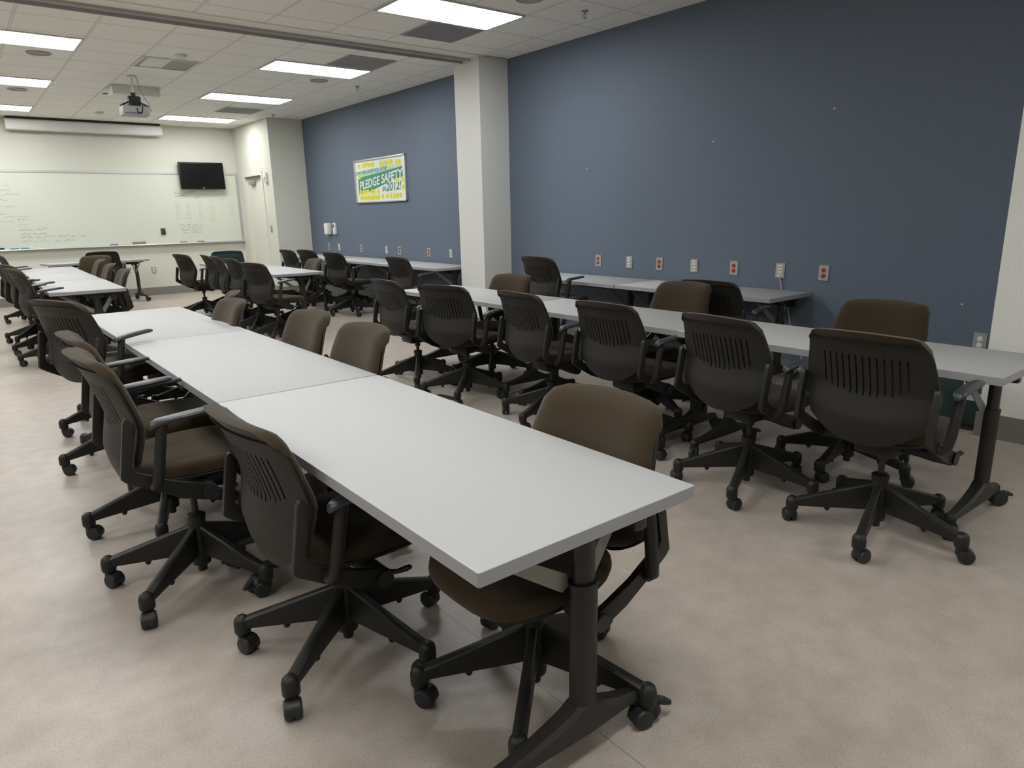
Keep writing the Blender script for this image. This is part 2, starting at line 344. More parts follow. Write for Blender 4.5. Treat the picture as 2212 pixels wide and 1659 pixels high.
writing([(.95, 1.27, .05, [.22, .16]), (1.0, 1.20, .04, [.12, .2]), (.97, 1.14, .05, [.18, .07, .18, .26, .12]), (.99, 1.07, .05, [.13, .05, .1]), (1.45, 1.065, .05, [.1, .16])], 'mgreen', .007)
writing([(.45, 2.02, .035, [.12]), (.86, 2.02, .04, [.08]), (.45, 1.93, .035, [.18, .28]), (.45, 1.86, .035, [.2, .14, .2]), (.45, 1.77, .035, [.1, .30]), (.45, 1.66, .04, [.16, .14, .15]), (.70, 1.54, .03, [.12]), (.98, 1.44, .04, [.13])], 'mblue', .005)
writing([(.78, 1.50, .03, [.16, .2]), (.72, 1.42, .03, [.2]), (.95, 1.36, .03, [.15])], 'mred', .005)
writing([(3.52, 1.885, .04, [.12, .1]), (3.52, 1.835, .035, [.2]), (3.78, 1.90, .04, [.11]), (3.88, 1.80, .05, [.09])], 'mblue', .007)
writing([(3.50 + (i % 3) * .20 + (0 if i % 3 < 2 else .02), 1.72 - .05 * (i // 3), .03, [.08]) for i in range(21)] + [(4.13, 1.72 - .05 * i, .03, [.09]) for i in range(8)] + [(4.33, 1.76, .03, [.07]), (4.50, 1.70, .035, [.09]), (4.50, 1.63, .035, [.09]), (4.50, 1.55, .03, [.1]), (4.50, 1.48, .03, [.12])], 'mred', .006)
writing([(3.53, 1.285, .035, [.1, .08, .12, .06]), (3.56, 1.24, .035, [.09, .16, .1]), (3.58, 1.19, .035, [.15, .2]), (3.58, 1.14, .035, [.12, .2])], 'mblue', .006)
k = MB(); k.box(-.04, .04, -.022, 0, -.06, .06, .004); o = k.build('whiteboard_magnet', 'dark', None, (3.231, YW - .018, 1.192)); tag(o, 'small dark rectangle on the whiteboard left of the television', 'magnet')
def on_tray(name, x, w, h, d, m, label, cat, grp=None):
    k = MB(); k.box(-w / 2, w / 2, -d / 2, d / 2, 0, h, min(.006, h * .3)); o = k.build(name, m, None, (x, YW - .055, .971)); tag(o, label, cat, grp)
on_tray('board_eraser', 2.786, .22, .05, .05, 'tan', 'tan felt eraser on the marker tray below the projection screen', 'eraser')
on_tray('board_eraser', .62, .18, .03, .05, 'dark', 'dark eraser at the left end of the marker tray', 'eraser')
on_tray('board_eraser', 3.56, .14, .02, .04, 'tan', 'flat brownish eraser on the marker tray below the television', 'eraser')
for i, (x, m, l) in enumerate(((2.36, 'mpurple', 'purple marker on the tray left of the tan eraser'), (3.88, 'mredcap', 'red-capped marker on the tray below the television'), (2.22, 'white', 'white marker on the tray left of the purple marker'), (2.50, 'white', 'white marker on the tray between the purple marker and tan eraser'), (4.02, 'white', 'white marker on the tray right of the red-capped one'), (.85, 'mblue', 'dull blue marker on the left part of the tray'), (1.0, 'mblue', 'dull blue marker on the tray under the green handwriting'))):
    k = MB(); k.lathe([(.004, -.065), (.009, -.06), (.009, .06), (.004, .065)], 10, axis='x'); o = k.build('marker', m, None, (x, YW - .06, .982)); tag(o, l, 'marker', 'whiteboard markers')
# television
r = empty('television', (4.04, YW - .10, 2.22)); tag(r, 'black flat television on the back wall, over the whiteboard corner', 'television'); r.rotation_euler = (math.radians(-4), 0, 0)
k = MB(); k.box(-.41, .41, -.035, .02, -.25, .25, .008); k.build('cabinet', 'tvb', r)
k = MB(); k.box(-.385, .385, -.037, -.0355, -.205, .225); k.build('screen', 'tvs', r)
k = MB(); k.box(-.12, .12, .02, .065, -.12, .12); k.build('wall_bracket', 'black', r)
def text_mesh(name, body, size, m, parent, mx, ext=.0008, shear=0, align='CENTER'):
    cu = bpy.data.curves.new(name, 'FONT'); cu.body = body; cu.size = size; cu.extrude = ext; cu.align_x = align; cu.align_y = 'CENTER'; cu.shear = shear; cu.offset = size * .022
    t = bpy.data.objects.new(name, cu); C.objects.link(t); bpy.context.view_layer.update()
    me = bpy.data.meshes.new_from_object(t.evaluated_get(bpy.context.evaluated_depsgraph_get())); bpy.data.objects.remove(t)
    me.transform(mx); me.materials.clear(); me.materials.append(M[m]); me.name = name
    o = bpy.data.objects.new(name, me); C.objects.link(o); o.parent = parent; return o
text_mesh('maker_mark', 'LG', .03, 'alu', r, Matrix.Translation((0, -.0365, -.228)) @ Matrix.Rotation(PI / 2, 4, 'X'))
# projection screen housing
r = empty('projection_screen', (1.03, YW - .14, 3.0)); tag(r, 'long white projection screen housing under the ceiling', 'screen')
k = MB(); k.prism([(-.075, -.075), (-.075, .06), (-.05, .085), (.06, .085), (.07, .05), (.07, -.06), (.05, -.09), (-.05, -.09)], 0, 2.38, 'x', bev=.006); k.build('housing', 'white', r)
k = MB(); k.box(.02, 2.36, -.03, .12, .085, .124); k.build('bracket', 'dark', r)
# outlets
def outlet(x, y, z, face, kind, label, grp='wall outlets'):
    r = empty('wall_outlet', (x, y, z), face); tag(r, label, 'outlet', grp)
    k = MB(); k.prism([(0, -.062), (-.008, -.057), (-.008, .057), (0, .062)], -.040, .040, 'y'); k.build('cover_plate', 'plate', r)
    if kind == 'red' or kind == 'white':
        for s in (-1, 1):
            k = MB(); k.lathe([(.0175, -.012), (.0175, -.0075)], 14, (0, 0, s * .022), 'x'); k.build('receptacle', 'red' if kind == 'red' else 'white', r)
    else:
        for q in (-.040, -.013, .014, .040):
            k = MB(); k.box(-.012, -.0078, -.022, .022, q - .008, q + .008, .001); k.build('data_jack', 'jack', r)
            if q == .014:
                for t in (-.012, 0, .012):
                    pass
    return r
OC = [(5.278, 'red', 'nearest the white column'), (4.839, 'data', 'first from the white column'), (4.449, 'red', 'second from the white column'), (4.038, 'data', 'second from the white column'), (3.612, 'red', 'third from the white column'), (3.167, 'data', 'with the white cord plugged in'), (2.792, 'red', 'nearest the viewer')]
for y, kd, l in OC: outlet(BW, y, .89, 0, kd, ('steel plate with red sockets on the wide blue wall, ' if kd == 'red' else 'steel plate with white jacks on the wide blue wall, ') + l)
OD = [(12.073, 'red', 'farthest, near the grey corner wall'), (11.646, 'data', 'farthest, under the white dispensers'), (10.802, 'red', 'under the left edge of the poster'), (9.925, 'data', 'under the middle of the poster'), (9.514, 'red', 'under the right part of the poster'), (8.673, 'red', 'second plate left of the column'), (8.1, 'data', 'right beside the white column')]
for y, kd, l in OD: outlet(BW, y, .875, 0, kd, ('red outlet on the far blue wall, ' if kd == 'red' else 'white data jacks on the far blue wall, ') + l)
outlet(BW, 1.656, .487, 0, 'white', 'steel plate with white receptacles low at the right end of the blue wall')
outlet(2.974, YW, .48, -PI / 2 * -1, 'white', 'white outlet low on the back wall under the whiteboard')
# cord from the data plate behind the table
k = MB(); k.tube([(BW - .012, 3.167, .845), (BW - .016, 3.15, .80), (BW - .014, 3.125, .70), (BW - .016, 3.07, .60), (BW - .03, 3.03, .46), (BW - .035, 2.93, .30), (BW - .06, 2.88, .16), (BW - .12, 2.95, .012), (5.0, 3.2, .008), (4.7, 3.15, .008), (4.45, 3.3, .008)], .006, 8)
o = k.build('data_cord', 'cablem'); tag(o, 'thin white cord hanging from a data plate down behind the wall table', 'cord')
# dispensers / switches
r = empty('soap_dispenser', (BW, 11.967, 1.192)); tag(r, 'white rounded hand sanitizer dispenser on the far blue wall', 'dispenser')
k = MB(); k.box(-.10, 0, -.07, .07, -.10, .10, .02); k.build('body', 'white', r); k = MB(); k.box(-.07, -.02, -.03, .03, -.125, -.10, .005); k.build('nozzle', 'grey', r)
r = empty('wall_thermostat', (BW, 11.74, 1.195)); tag(r, 'narrow white wall box with a small window beside the dispenser', 'thermostat')
k = MB(); k.box(-.045, 0, -.045, .045, -.10, .10, .01); k.build('body', 'white', r); k = MB(); k.box(-.047, -.0452, -.022, .022, .02, .07); k.build('window', 'dark', r)
k = MB(); k.box(-.012, 0, -.04, .04, -.065, .065, .004); k.box(-.02, -.012, -.008, .008, -.012, .012); o = k.build('light_switch', 'grey', None, (XD, 13.12, 1.20)); tag(o, 'small grey light switch right of the far door', 'light switch')
k = MB(); k.box(-.05, 0, -.06, .06, -.09, .09, .01); k.lathe([(.03, -.065), (.035, -.05)], 12, axis='x'); o = k.build('fire_strobe', 'white', None, (XD, 13.12, 2.12)); tag(o, 'small white alarm strobe high beside the far door', 'alarm')
for y, z, l in ((5.46, 1.84, 'tiny white screw in the blue wall near the white column'), (2.821, 2.118, 'tiny pale screw high in the blue wall on the right'), (3.893, 1.973, 'faint tiny screw in the middle of the blue wall'), (1.795, .731, 'tiny pale screw low in the blue wall at its right end')):
    k = MB(); k.lathe([(.006, -.006), (.007, 0)], 8, axis='x'); o = k.build('wall_screw', 'white', None, (BW, y, z)); tag(o, l, 'screw', 'screws in the blue wall')

# ------------------------------------------------------------------ poster
r = empty('poster', (BW, 10.0, 1.937)); tag(r, 'framed PLEDGE SAFETY IN 2012 poster on the far blue wall', 'poster')
PW, PH = .815, .332   # half sizes; local +y runs to the poster's left as seen
k = MB()
for a in ((-PW, PW, PH - .022, PH), (-PW, PW, -PH, -PH + .022), (-PW, -PW + .022, -PH, PH), (PW - .022, PW, -PH, PH)): k.box(-.03, 0, a[0], a[1], a[2], a[3], .003)
k.build('frame', 'alu', r)
k = MB(); k.box(-.012, 0, -PW + .02, PW - .02, -PH + .02, PH - .02); k.build('sheet', 'pwhite', r)
def flat(name, poly, m, x=-.0128):      # poly in (u right, v up)
    k = MB(); k.prism([(-u, v) for u, v in poly], x, -.0121, 'x'); return k.build(name, m, r)
flat('pale_panel', [(-.70, .15), (.72, .20), (.72, .16), (-.70, -.02)], 'pgreen', -.0128)
flat('green_band', [(-.72, .06), (.72, .165), (.72, .015), (.42, -.02), (-.40, -.17), (-.72, -.20)], 'green', -.0136)
TM = Matrix(((0, 0, -1, -.0142), (-1, 0, 0, 0), (0, 1, 0, 0), (0, 0, 0, 1)))
def ptext(body, size, u, v, m, ang, sx=1.0):
    text_mesh('lettering', body, size, m, r, TM @ Matrix.Translation((u, v, 0)) @ Matrix.Rotation(ang, 4, 'Z') @ Matrix.Diagonal((sx, 1, 1, 1)), .0003, .25)
ptext('FOR THE ONES YOU LOVE', .075, -.27, .145, 'ptext', .04, 1.15)
ptext('PLEDGE SAFETY', .175, .0, -.005, 'pwhite', .10, 1.12)
ptext('IN', .10, .13, -.14, 'ptext', .03, 1.1)
ptext('2012!', .165, .42, -.115, 'ptext', .03, 1.2)
k = MB()
dots = [(-.66, .235)] + [(-.52 + i * .085, .245) for i in range(5)] + [(.06 + i * .088, .24) for i in range(5)] + [(.56, .235), (.65, .235)] + [(-.66, .08), (.70, -.02), (.55, -.03), (.72, -.13)] \
     + [(-.66, -.165), (-.56, -.17), (-.48, -.165), (-.40, -.165), (-.26, -.17), (-.19, -.17), (-.06, -.17)] + [(-.64 + i * .082, -.255) for i in range(8)] + [(.08, -.25), (.22, -.245), (.34, -.25), (.45, -.245), (.54, -.245), (.63, -.245)]
for u, v in dots:
    k.lathe([(.041, -.0155), (.041, -.0150)], 14, (0, -u, v), 'x', mi=0)
k.build('yellow_dots', 'yellow', r)
k = MB()
for u, v in dots: k.box(-.0160, -.0155, -u - .012, -u + .012, v - .002, v + .010)
k.build('dot_marks', 'ptext', r)

# ------------------------------------------------------------------ table
def make_caster(k, c, yaw, R=.029, W=.05, off=.02, top=.078, mi=0, tab=False):
    d = Vector((math.cos(yaw), math.sin(yaw), 0)); n = Vector((-d.y, d.x, 0)); c = Vector(c)
    wc = c + d * off + Vector((0, 0, R))
    for s in (-1, 1):
        R0 = []
        for rr, hh in ((R * .55, .0), (R * .96, .001), (R, .005), (R, W / 2 - .010), (R * .9, W / 2 - .005), (R * .5, W / 2 - .003)):
            R0.append([wc + n * s * (.004 + hh) + (d * math.cos(a) + Vector((0, 0, 1)) * math.sin(a)) * rr for a in [2 * PI * q / 18 for q in range(18)]])
        k.rings(R0, True, mi)
    # hood over the wheels
    R0 = []
    for t in (-W * .36, W * .36):
        R0.append([wc + n * t + (d * math.cos(a) + Vector((0, 0, 1)) * math.sin(a)) * (R * 1.06) for a in [math.radians(-10 + 20 * q) for q in range(11)]] + [wc + n * t + (d * math.cos(a) + Vector((0, 0, 1)) * math.sin(a)) * (R * .6) for a in [math.radians(190 - 20 * q) for q in range(11)]])
    k.rings(R0, True, mi)
    k.lathe([(R * .62, R * 1.2), (R * .62, top), (R * .4, top)], 12, (c.x, c.y, 0), mi=mi)
    if tab:
        q = wc + d * R * 1.0 + Vector((0, 0, R * .5)); k.tube([wc + d * R * .6 + Vector((0, 0, R * .7)), q + d * .012, q + d * .030 - Vector((0, 0, .006))], [.012, .012, .007], 8, mi=mi)

TW, TLb, TZ = .62, 1.59, .737
def make_table(tw, tl, with_tab=True):
    r = empty('training_table')
    k = MB(); hw, hl = tw / 2, tl / 2 - .002; cr = .005; prof = []
    for sx, sy, a0 in ((1, 1, 0), (-1, 1, 90), (-1, -1, 180), (1, -1, 270)):
        for q in range(4):
            a = math.radians(a0 + q * 30); prof.append((sx * (hw - cr) + cr * math.cos(a), sy * (hl - cr) + cr * math.sin(a)))
    def ring(z, ins): return [(x * (1 - ins / hw), y * (1 - ins / hl), z) for x, y in prof]
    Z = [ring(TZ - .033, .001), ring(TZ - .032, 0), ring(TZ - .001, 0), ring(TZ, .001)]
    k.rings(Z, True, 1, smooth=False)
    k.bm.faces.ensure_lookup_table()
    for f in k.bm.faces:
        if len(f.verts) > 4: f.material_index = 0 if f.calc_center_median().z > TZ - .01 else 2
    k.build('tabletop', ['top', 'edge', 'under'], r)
    k = MB(); k.box(-.02, .02, -hl + .16, hl - .16, TZ - .085, TZ - .033, .004); k.box(-.18, -.14, -hl + .12, hl - .12, TZ - .055, TZ - .033); k.box(.14, .18, -hl + .12, hl - .12, TZ - .055, TZ - .033); k.build('under_rail', 'post', r)
    px = .07
    for s in (-1, 1):
        y = s * (hl - .125)
        k = MB(); k.lathe([(.030, .46), (.030, TZ - .034)], 20, (px, y, 0), sy=.8)
        k.box(-.24, .24, y - .035, y + .035, TZ - .05, TZ - .033, .003); k.box(px - .06, px + .06, y - .03, y + .03, TZ - .09, TZ - .033, .006)
        k.box(.19, .235, y - .05, y + .03, TZ - .12, TZ - .04, .008)
        lg = k.build('leg', 'post', r)
        k = MB(); k.lathe([(.037, .10), (.037, .50), (.039, .502), (.039, .515), (.031, .516)], 24, (px, y, 0), sx=1.0, sy=.82); k.build('leg_sleeve', 'leg', lg)
        for sx in (-1, 1):
            x1 = sx * .265
            R0 = []
            for t in [q / 6 for q in range(7)]:
                x = px + (x1 - px) * t; zt = .180 * (1 - t) ** 1.8 + .108 * (1 - (1 - t) ** 1.8); zb = .085 + .0 * t; w = .030 * (1 - t) + .022 * t
                if t == 0: zt = .19
                zt = max(zt, zb + .02)
                R0.append([(x, y - w, zb), (x, y + w, zb), (x, y + w, zt - .012), (x, y + w * .6, zt), (x, y - w * .6, zt), (x, y - w, zt - .012)])
            k = MB(); k.rings(R0, True); k.lathe([(.022, .072), (.024, .085), (.024, .10), (.018, .108), (.005, .110)], 14, (x1, y, 0)); k.build('foot', 'leg', lg)
            k = MB(); make_caster(k, (x1, y, 0), (-.7 if sx > 0 else PI + .5), R=.037, W=.052, off=.024, top=.082, tab=True); k.build('caster', 'black', lg)
            k = MB(); k.prism([(px + sx * .03, .50), (px + sx * .035, .535), (sx * .20, TZ - .045), (sx * .235, TZ - .045), (sx * .235, TZ - .055), (px + sx * .05, .49)], y - s * .022 - .003, y - s * .022 + .003, 'y'); k.build('brace', 'brace', lg)
    return r

# ------------------------------------------------------------------ chair
def shell_x(z, u):
    pts = [(.45, -.240), (.50, -.258), (.56, -.268), (.64, -.252), (.68, -.246), (.74, -.262), (.82, -.288), (.90, -.322), (.93, -.335)]
    for (a, xa), (b, xb) in zip(pts, pts[1:]):
        if z <= b: t = max(0, (z - a) / (b - a)); break
    else: t = 1
    x = xa + (xb - xa) * t
    return x + .045 * u * u
def half_w(z):
    P = [(.45, .216), (.54, .222), (.60, .241), (.66, .254), (.71, .257), (.78, .249), (.84, .238), (.90, .227)]
    for (a, wa), (b, wb) in zip(P, P[1:]):
        if z <= b: t = max(0, (z - a) / (b - a)); return wa + (wb - wa) * t
    return P[-1][1]
SLOTS = 13
def make_shell():
    # columns with slots: positions across (normalised to the width at slot height)
    k = MB(); cols = [-1, -.93, -.86, -.80]; sl = []
    for i in range(SLOTS):
        c = (i - (SLOTS - 1) / 2) * .108; w = .014
        sl.append((len(cols), i)); cols += [c - w, c + w]
        if i < SLOTS - 1: cols += [c + .054]
    cols += [.80, .86, .93, 1]
    zs = [.452, .46, .475, .49, .505, .52, .54, .56, .58, .60, .62, .635, .648, .660, .672, .684, .696, .71, .73, .75, .77, .79, .81, .825, .838, .852, .866, .877, .885, .889]
    V = []; F = set()
    for z in zs:
        row = []
        for u in cols:
            zz = z
            # rounded bottom: lower edge rises at the sides; rounded top corners
            if z < .62: zz = z + (.62 - z) * (abs(u) ** 2.4) * .56
            if z > .80: zz = z - (z - .80) * max(0, abs(u) - .90) ** 2 * 14 - (z - .80) * .08 * abs(u) ** 2
            fl = -.010 if z > .887 else 0
            q4 = min(1, abs(u)) ** 5; wz = half_w(zz) * q4 + .250 * (1 - q4) if z > .60 else half_w(zz) * (q4 + (1 - q4) * (.250 / half_w(.6) * (z - .452) / .15 + (1 - (z - .452) / .15)))
            row.append(k.bm.verts.new((shell_x(zz, u) + fl, u * wz, zz)))
        V.append(row)
    slot_cols = {a: i for a, i in sl}
    for a in range(len(zs) - 1):
        for b in range(len(cols) - 1):
            if b in slot_cols:
                i = slot_cols[b]; d = abs(i - (SLOTS - 1) / 2); lo = .660 + .0011 * d * d; zm = (zs[a] + zs[a + 1]) / 2
                if lo < zm < .825: continue
            F.add((a, b))
    # two skins 9 mm apart, joined along every free edge (outer rim and slot walls)
    W = [[k.bm.verts.new((v.co.x + .009, v.co.y * .985, v.co.z)) for v in row] for row in V]
    def quad(*vs):
        f = k.bm.faces.new(vs); f.smooth = True
    for a, b in F:
        quad(V[a][b], V[a + 1][b], V[a + 1][b + 1], V[a][b + 1]); quad(W[a][b], W[a][b + 1], W[a + 1][b + 1], W[a + 1][b])
        for (da, db, p, q) in ((-1, 0, (a, b), (a, b + 1)), (1, 0, (a + 1, b + 1), (a + 1, b)), (0, -1, (a + 1, b), (a, b)), (0, 1, (a, b + 1), (a + 1, b + 1))):
            if (a + da, b + db) not in F:
                quad(V[p[0]][p[1]], V[q[0]][q[1]], W[q[0]][q[1]], W[p[0]][p[1]])
    for v in [v for v in k.bm.verts if not v.link_faces]: k.bm.verts.remove(v)
    return k
def make_cushion():
    k = MB(); nu, nz = 18, 20; zs = [.47 + (.926 - .47) * i / nz for i in range(nz + 1)]; F = []; B = []
    for iz, z in enumerate(zs):
        rf, rb = [], []
        for iu in range(nu + 1):
            u = -1 + 2 * iu / nu; uu = math.copysign(abs(u) ** .85, u)
            zz = z
            if z < .62: zz = z + (.62 - z) * (abs(uu) ** 2.4) * .56
            if z > .80: zz = z - (z - .80) * max(0, abs(uu) - .84) ** 2 * 11 - (z - .80) * .12 * uu * uu
            tz = iz / nz
            e = (1 - abs(u) ** 6) * min(1, (1 - tz) * 9 + .0) ** .5 * min(1, tz * 10 + .05) ** .5
            w = half_w(min(zz, .885)) * .992
            x0 = shell_x(zz, uu) + .014
            lip = max(0, (z - .865) / .05)
            xb = x0 - .022 * lip + (.010 if lip == 0 else .010 * (1 - lip)) * e * 0
            xf = x0 + .006 + (.040 + .010 * lip) * e
            rf.append(k.bm.verts.new((xf, uu * (w + .004 * e), zz))); rb.append(k.bm.verts.new((xb - .002 * e, uu * w, zz)))
        F.append(rf); B.append(rb)
    def q(a, b, c, d, mi=0):
        f = k.bm.faces.new((a, b, c, d)); f.smooth = True; f.material_index = mi
    for i in range(nz):
        for j in range(nu):
            q(F[i][j], F[i][j + 1], F[i + 1][j + 1], F[i + 1][j]); q(B[i][j + 1], B[i][j], B[i + 1][j], B[i + 1][j + 1], 1 if zs[i] < .86 else 0)
        q(B[i][0], F[i][0], F[i + 1][0], B[i + 1][0]); q(F[i][nu], B[i][nu], B[i + 1][nu], F[i + 1][nu])
    for j in range(nu):
        q(B[0][j], B[0][j + 1], F[0][j + 1], F[0][j]); q(F[nz][j], F[nz][j + 1], B[nz][j + 1], B[nz][j])
    return k
def seat_outline(sc=1.0, n=40, hw=.230):
    P = []
    for i in range(n):
        a = 2 * PI * i / n; c, s = math.cos(a), math.sin(a); e = 2 / 3.4
        x = math.copysign(abs(c) ** e, c) * .235 * sc + .045; y = math.copysign(abs(s) ** e, s) * hw * sc
        if x < 0: y *= 1 - .12 * min(1, -x / .2)
        P.append((x, y))
    return P
def make_chair(fab='fabric', shell='plastic'):
    r = empty('office_chair')
    k = MB(); k.lathe([(.017, .030), (.018, .034), (.018, .058), (.034, .062), (.036, .075), (.034, .15), (.033, .252), (.036, .254), (.036, .270), (.030, .274), (.016, .276)], 20); k.build('base_hub', 'frame', r)
    for i in range(5):
        R0 = []
        for t in [q / 5 for q in range(6)]:
            x = .022 + .312 * t; zt = .230 - .108 * t; zb = .106 - .020 * t; w = .014 + .005 * t
            R0.append([(x, -w * .8, zb), (x, w * .8, zb), (x, w, zb + .012), (x, w, zt - .006), (x, w * .6, zt), (x, -w * .6, zt), (x, -w, zt - .006), (x, -w, zb + .012)])
        k = MB(); k.rings(R0, True, smooth=False); k.lathe([(.025, .066), (.027, .072), (.027, .104), (.023, .118), (.013, .127), (.003, .129)], 16, (.346, 0, 0)); k.sphere((.20, 0, .088), .012, (1, 1, 1.2), seg=8)
        lg = k.build('base_leg', 'frame', r); lg.rotation_euler = (0, 0, 2 * PI * i / 5)
        k = MB(); make_caster(k, (.346, 0, 0), [1.9, -1.2, 2.6, .6, -2.3][i], R=.030, W=.052, off=.020, top=.074); k.build('caster', 'black', lg)
    k = MB(); k.lathe([(.0135, .12), (.0135, .37)], 14); k.lathe([(.020, .33), (.024, .34), (.024, .38)], 14); k.build('gas_cylinder', 'post', r)
    k = MB(); k.box(-.11, .12, -.085, .085, .37, .447, .018); k.lathe([(.020, -.272), (.031, -.264), (.032, -.20), (.026, -.14), (.024, .14), (.032, .20), (.031, .264), (.020, .272)], 20, (.0, 0, .405), 'y'); k.build('tilt_mechanism', 'frame', r)
    for s in (-1, 1):
        k = MB(); k.lathe([(.027, 0), (.027, .006), (.024, .010)], 18, (0, s * .272 - (.008 if s < 0 else 0), .405), 'y'); k.build('pivot_cap', 'black', r)
    k = MB(); k.tube([(.02, -.235, .405), (.055, -.255, .402), (.085, -.262, .405)], [.010, .008, .010], 8); k.sphere((.088, -.263, .406), .014, (1, .8, .6), seg=8); k.build('tilt_lever', 'black', r)
    for s in (-1, 1):
        y0 = s * .262
        k = MB(); k.prism([(.010, .432), (-.010, .380), (-.10, .412), (-.20, .470), (-.262, .508), (-.275, .524), (-.244, .712), (-.238, .724), (-.230, .728), (-.211, .704), (-.207, .690), (-.239, .562), (-.228, .536), (-.12, .478)], y0 - .010, y0 + .010, 'y', bev=.003)
        k.build('side_frame', 'frame', r)
        k = MB(); k.tube([(-.180, s * .265, .485), (-.178, s * .280, .480), (-.172, s * .296, .495), (-.162, s * .303, .54), (-.140, s * .308, .675), (-.134, s * .308, .698)], [.016, .018, .019, .019, .018, .018], 12); k.build('arm_post', 'frame', r)
        k = MB(); R0 = []
        for x, z, w, t in ((-.176, .690, .010, .006), (-.170, .698, .018, .012), (-.149, .706, .024, .014), (-.09, .712, .026, .013), (-.03, .717, .026, .012), (.025, .720, .024, .012), (.048, .720, .017, .009), (.054, .719, .008, .004)):
            R0.append([(x, s * .308 + w * math.cos(a), z + t * (abs(math.sin(a)) ** .8) * math.copysign(1, math.sin(a))) for a in [2 * PI * q / 14 for q in range(14)]])
        k.rings(R0, True); k.build('armrest', 'pad', r)
    k = MB(); o = seat_outline(.94)
    k.rings([[(x, y, z) for x, y in seat_outline(s)] for s, z in ((.80, .440), (.93, .446), (.97, .458), (.95, .468))], True); k.build('seat_pan', 'plastic', r)
    k = MB(); R0 = []
    for s, z in ((.93, .462), (.985, .468), (1.0, .480), (.99, .494), (.955, .504), (.85, .510), (.55, .507), (.2, .503)):
        ring = []
        for x, y in seat_outline(s):
            dz = -max(0, (x - .15) / .13) ** 2 * .018 + .010 * (abs(y) / .24) ** 2 * (1 if z > .49 else 0)
            ring.append((x, y, z + dz))
        R0.append(ring)
    k.rings(R0, True); k.build('seat', fab, r, smooth=True)
    make_shell().build('backrest_shell', shell, r, angle=50)
    make_cushion().build('backrest_cushion', [fab, 'fab_back'], r, smooth=True, angle=80)
    return r

UPPER = {'gas_cylinder', 'tilt_mechanism', 'pivot_cap', 'tilt_lever', 'side_frame', 'arm_post', 'armrest', 'seat_pan', 'seat', 'backrest_shell', 'backrest_cushion'}
proto_chair = make_chair(); proto_table = make_table(TW, TLb); index_kids(None)
used = {'c': False, 't': False}
def base_name(o): return o.name.split('.')[0]
def place_chair(x, y, heading, base, dz, label, group, proto=None):
    if proto is None:
        if used['c']: r = copy_tree(proto_chair)
        else: r = proto_chair
        used['c'] = True
    else: r = proto
    r.location = (x, y, 0); th = math.radians(heading); r.rotation_euler = (0, 0, th)
    PL.append((r, dz, math.radians(base) - th)); tag(r, label, 'chair', group)
    return r
PL = []
def place_table(x, y, rot, label, sx=1, sy=1):
    r = copy_tree(proto_table) if used['t'] else proto_table
    used['t'] = True; r.location = (x, y, 0); r.rotation_euler = (0, 0, math.radians(rot)); r.scale = (sx, sy, 1); tag(r, label, 'table', 'white training tables')
    return r

# ------------------------------------------------------------------ tables in place
ax = .67 / TW; ay = 1.68 / TLb
place_table(1.022, 1.822, 0, 'white-topped table in the foreground, its corner nearest the viewer', ax, 1.672 / TLb)
place_table(1.020, 3.504, .15, 'white-topped table in the middle of the foreground row', ax, 1.685 / TLb)
place_table(1.014, 5.150, .3, 'white-topped table at the far end of the foreground row', ax, 1.60 / TLb)
place_table(3.440, 1.665, 0, 'white-topped table at the right edge of the picture, nearest of its row', .605 / TW, 1.595 / TLb)
place_table(3.450, 3.255, .2, 'white-topped table in the middle of the right-hand row', .605 / TW, 1.58 / TLb)
place_table(3.452, 4.845, .2, 'white-topped table ending the right-hand row in front of the white column', .605 / TW, 1.59 / TLb)
WX = 5.04
place_table(WX, 3.655, 0, 'wall-side table nearest the viewer along the wide blue wall', .60 / TW, 1.59 / TLb)
place_table(WX, 5.25, 0, 'wall-side table along the wide blue wall, closer to the white column', .60 / TW, 1.59 / TLb)
place_table(WX, 8.30, 0, 'wall-side table just beyond the white column', .60 / TW, 1.59 / TLb)
place_table(WX, 9.90, 0, 'middle wall-side table under the poster', .60 / TW, 1.59 / TLb)
place_table(WX, 11.50, 0, 'farthest wall-side table, against the grey corner wall', .60 / TW, 1.59 / TLb)
place_table(1.02, 8.86, -1, 'white table at the left, nearest of the far left row', .67 / TW, 1.56 / TLb)
place_table(1.04, 10.43, -1, 'white table in the middle of the far left row', .67 / TW, 1.56 / TLb)
place_table(1.07, 12.0, -1, 'white table at the far end of the left row', .67 / TW, 1.56 / TLb)
place_table(3.30, 9.15, 0, 'white table left of the column, nearest of the far middle row', .63 / TW, 1.60 / TLb)
place_table(3.30, 10.77, 0, 'white table at the far end of the far middle row', .63 / TW, 1.60 / TLb)
place_table(1.93, 13.98, 98, 'white table standing crosswise in front of the back wall', .60 / TW, 1.54 / TLb)

